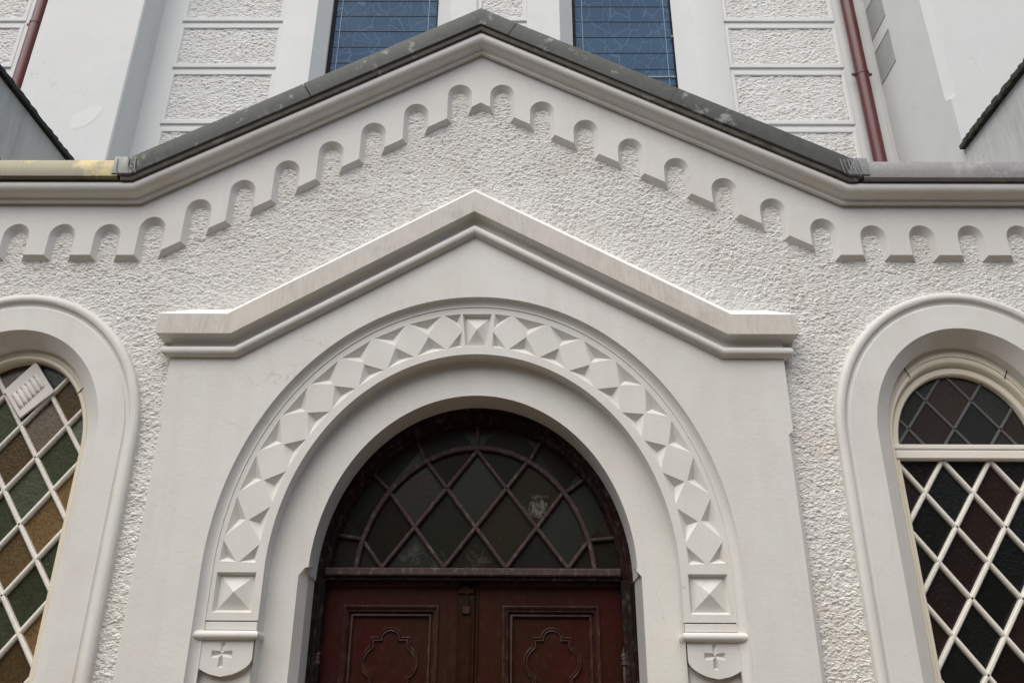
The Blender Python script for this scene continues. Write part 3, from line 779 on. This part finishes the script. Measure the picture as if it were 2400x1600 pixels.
# meeting strip with its applied cross and block
m = MB(); m.box(-.108, .004, .414, .46, 0, 2.486, .004)
m.box(.004, .030, .422, .46, 0, 2.486, .005)
ast = m.build('meeting_stile', M['wood_astragal'], porch)
m = MB()
m.box(-.068, -.036, .402, .416, 2.404, 2.483, .003); m.box(-.103, -.001, .401, .416, 2.412, 2.444, .003)
m.box(-.066, -.037, .404, .416, 2.335, 2.404, .003)
m.build('applied_cross', M['wood_astragal'], ast)
m = MB(); m.box(-.076, -.026, .398, .416, 2.286, 2.335, .006); m.build('applied_block', M['wood_edge'], ast)
m = MB(); m.box(-.085, -.021, .405, .416, 0, 2.236, .004); m.box(-.098, -.012, .409, .4145, 0, 2.266, .003); m.build('applied_fillet', M['wood_astragal'], ast)

# ------------------------------------------------------------------ the nave behind
NY = 3.0
nave = thing('church_nave', 'tall off-white church nave wall with sky-reflecting stained glass windows rising behind the porch gable', 'church', (0, NY, 0))
Z0, Z1 = 3.0, 14.5
def plan(mb, pts, z0=Z0, z1=Z1): mb.grid([[(x, y, z0) for x, y in pts], [(x, y, z1) for x, y in pts]])
m = MB()
plan(m, [(-9, 3.014), (-6.10, 3.014), (-6.09, 3.0), (-4.06, 3.0), (-4.05, 3.014), (-2.765, 3.014), (-2.755, 2.985), (-2.735, 2.975), (-2.331, 2.975), (-2.19, 3.16), (-2.19, 3.30)])
plan(m, [(-.79, 3.30), (-.79, 3.20), (-.604, 2.975), (-.270, 2.975), (-.255, 2.985), (-.245, 3.014), (.378, 3.014), (.388, 2.985), (.40, 2.975), (.805, 2.975), (.985, 3.20), (.985, 3.30)])
plan(m, [(2.30, 3.30), (2.30, 3.20), (2.551, 2.975), (2.890, 2.975), (2.912, 2.985), (2.925, 3.014), (4.33, 3.014), (4.335, 3.0), (9, 3.0)])
nw = m.build('nave_wall', M['plaster_nave'], nave)
m = MB(); plan(m, [(-5.560, 3.0), (-5.560, 2.56), (-4.365, 2.56), (-4.35, 2.575), (-4.35, 2.975), (-4.335, 3.0)]); bl = m.build('buttress', M['plaster_nave'], nave)
m = MB()
zc_ = 7.62
plan(m, [(4.715, 3.0), (4.74, 2.96), (4.74, 1.80)], Z0, Z1); plan(m, [(4.805, 1.70), (8.5, 1.70)], Z0, Z1)
m.face((4.74, 1.80, zc_), (4.805, 1.70, zc_), (4.805, 1.70, Z1), (4.74, 1.80, Z1))
m.face((4.74, 1.80, Z0), (4.74, 1.70, Z0), (4.74, 1.70, zc_-.05), (4.74, 1.80, zc_-.05)); m.face((4.74, 1.70, Z0), (4.805, 1.70, Z0), (4.805, 1.70, zc_-.05), (4.74, 1.70, zc_-.05))
m.face((4.74, 1.80, zc_), (4.74, 1.70, zc_-.05), (4.74, 1.80, zc_-.05)); m.face((4.805, 1.70, zc_), (4.74, 1.70, zc_-.05), (4.805, 1.70, zc_-.05)); m.face((4.74, 1.80, zc_), (4.805, 1.70, zc_), (4.74, 1.70, zc_-.05))
br = m.build('buttress', M['plaster_nave'], nave); br.data.shade_flat()
for za, zb in ((8.84, 9.335), (9.55, 10.03), (10.28, 10.77)):
    m = MB(); m.face((4.7375, 2.53, za), (4.7375, 2.945, za), (4.7375, 2.945, zb), (4.7375, 2.53, zb))
    for a, b in (((2.53, za), (2.945, za)), ((2.945, za), (2.945, zb)), ((2.945, zb), (2.53, zb)), ((2.53, zb), (2.53, za))):
        m.tube([(4.738, a[0], a[1]), (4.738, b[0], b[1])], .006, 6)
    m.build('cement_patch', M['patch'], br)
m = MB()                                     # pale repair on the left buttress
m.face([(-4.715+.165*cos(t)*(1+.07*sin(3*t))+.02*sin(t), 2.5585, 8.01+.155*sin(t)*(1+.06*cos(2*t))+.075*cos(t)) for t in [2*pi*k/40 for k in range(40)]])
m.build('plaster_repair', M['repair'], bl)

# rusticated blocks: rough centre in a smooth margin, grooves between courses
def block(x0, x1, z0, z1, mx=.05, my=2.992, mg=.062):
    m = MB(); nx = max(2, int((x1-x0-2*mx)/.012)); nz = max(2, int((z1-z0-2*mg)/.012))
    ax, bx, az, bz = x0+mx, x1-mx, z0+mg, z1-mg
    m.grid([[(ax+(bx-ax)*i/nx, 3.0, az+(bz-az)*k/nz) for i in range(nx+1)] for k in range(nz+1)])
    b = m.build('rusticated_block', M['rough_nave'], nave, 180, False)
    m = MB()
    q = lambda x, z, y: (x, y, z)
    o0 = [(x0, z0), (x1, z0), (x1, z1), (x0, z1)]; o1 = [(x0+.008, z0+.008), (x1-.008, z0+.008), (x1-.008, z1-.008), (x0+.008, z1-.008)]
    i1 = [(ax-.004, az-.004), (bx+.004, az-.004), (bx+.004, bz+.004), (ax-.004, bz+.004)]
    i2 = [(ax+.01, az+.01), (bx-.01, az+.01), (bx-.01, bz-.01), (ax+.01, bz-.01)]
    m.grid([[q(*p, 3.0135) for p in o0], [q(*p, my+.007) for p in o0], [q(*p, my) for p in o1], [q(*p, my) for p in i1], [q(*p, 3.004) for p in i2]], True)
    m.build('block_margin', M['plaster_nave'], b)
rows_ = [(6.35, 7.18), (7.24, 8.218), (8.272, 9.095), (9.150, 9.862), (9.916, 10.66), (10.72, 11.5)]
for za, zb in rows_[1:]:
    block(-4.068, -2.752, za, zb, .046); block(2.912, 4.345, za, zb, .05)
for za, zb in rows_[3:5]: block(-7.6, -6.085, za, zb)
block(-.252, .385, 9.92, 10.75); block(-.252, .385, 9.15, 9.865)

# stained glass windows
for x0, x1, zt in ((-2.19, -.79, 9.9), (.985, 2.30, 9.2)):
    m = MB(); m.face((x0, 3.235, Z0), (x1, 3.235, Z0), (x1, 3.235, Z1), (x0, 3.235, Z1))
    wnd = m.build('stained_glass_window', M['sky_tinted_glass'], nave)
    m = MB(); z = 8.1 if x0 < 0 else 8.0
    while z < 11.5: m.box(x0, x1, 3.228, 3.235, z, z+.009); z += .268
    m.build('saddle_bar', M['bar_blue'], wnd)
    m = MB(); m.box(x0, x0+.040, 3.205, 3.24, Z0, Z1); m.box(x1-.018, x1, 3.205, 3.24, Z0, Z1); m.build('window_frame', M['black'], wnd)
    m = MB()
    for xx in ((x0+.11, x1-.13) if x0 < 0 else (x0+.13, x1-.10)): m.box(xx, xx+.007, 3.227, 3.235, Z0, Z1)
    m.build('border_lead', newmat('pale lead line', (.20, .31, .42), .4)[0], wnd)
    if x0 > 0:
        m = MB(); m.box(x0+.3, x1-.004, 3.212, 3.22, 9.197, 9.211); m.build('joint_strip', M['lead_patch'], wnd)
        m = MB(); m.box(x1-.035, x1-.012, 3.18, 3.205, 9.83, 9.865, .004); m.build('frame_clip', M['lead_patch'], wnd)

# ------------------------------------------------------------------ things fixed to or beside the church
def drainpipe(label, x, y, zb, collar):
    t = thing('drainpipe', label, 'drainpipe', (x, y, 3.0), 'red drainpipes on the nave')
    m = MB(); m.tube([(x, y, 3.0), (x, y, 13.5)], .075, 24); m.build('pipe', M['pipe'], t, 50)
    for z in collar:
        m = MB(); m.tube([(x, y, z-.02), (x, y, z-.016), (x, y, z+.016), (x, y, z+.02)], [.076, .082, .082, .076], 24, False)
        for s in (-1, 1): m.box(x+s*.10-.022, x+s*.10+.022, y-.010, y+.012, z-.016, z+.016, .004)
        b = m.build('pipe_bracket', M['pipe'], t, 40)
        m = MB(); m.box(x-.012, x+.012, y+.07, 3.05, z-.012, z+.012); m.build('bracket_stem', M['pipe'], b)
drainpipe('dark red drainpipe beside the left buttress, above the golden edging', -5.868, 2.90, 8, (9.765, 12.0))
drainpipe('dark red drainpipe between the rusticated strip and the patched buttress', 4.495, 2.90, 8, (8.96, 11.2))

def parapet(name, label, x, s, ya, yb, zt, cope, jag):
    t = thing(name, label, 'wall', (x+s*.15, (ya+yb)/2, 3.0))
    m = MB(); m.box(*sorted((x, x+s*.30)), ya, yb, 3.0, zt-.02); m.build('wall_face', M['stained'], t)
    m = MB(); rows = []; n = 60
    for k in range(n+1):
        y = ya-.02+(yb-ya+.02)*k/n; j = jag*(random.random()-.5); j2 = jag*(random.random()-.5)
        rows.append([(x+s*.05, y, zt-.005), (x-s*(.05+j*.4), y, zt-.020+j2*.5), (x-s*(.055+j*.4), y, zt+.030+j), (x-s*.03, y, zt+.058+j), (x+s*.32, y, zt+.075+j), (x+s*.33, y, zt-.02)])
    m.grid(rows); m.face(rows[0]); m.face(rows[-1]); m.build('coping', cope, t, 60)
    m = MB(); zz = zt-(.80 if s < 0 else 1.13)
    m.face((x, ya, zz), (x, yb, zz), (x-s*.16, yb, zz-.10), (x-s*.16, ya, zz-.10)); m.face((x-s*.16, ya, zz-.10), (x-s*.16, yb, zz-.10), (x-s*.16, yb, zz-.30), (x-s*.16, ya, zz-.30))
    m.face((x, yb, zz), (x-s*.16, yb, zz-.10), (x-s*.16, yb, zz-.30), (x, yb, zz-.30))
    lg = m.build('lead_gutter', M['slate'] if s < 0 else M['moss'], t); lg.data.shade_flat()
    return t
pl = parapet('parapet_wall', 'grey parapet wall with black bitumen coping at left of the porch roof', -4.745, -1, .35, 2.555, 7.365, M['bitumen'], .018)
pr = parapet('parapet_wall', 'pale parapet wall with mossy dark coping at right of the porch roof', 4.742, 1, .25, 1.695, 6.93, M['moss'], .022)

print('verts', sum(len(o.data.vertices) for o in bpy.data.objects if o.type == 'MESH'))
bpy.data.objects.remove(sur_o)
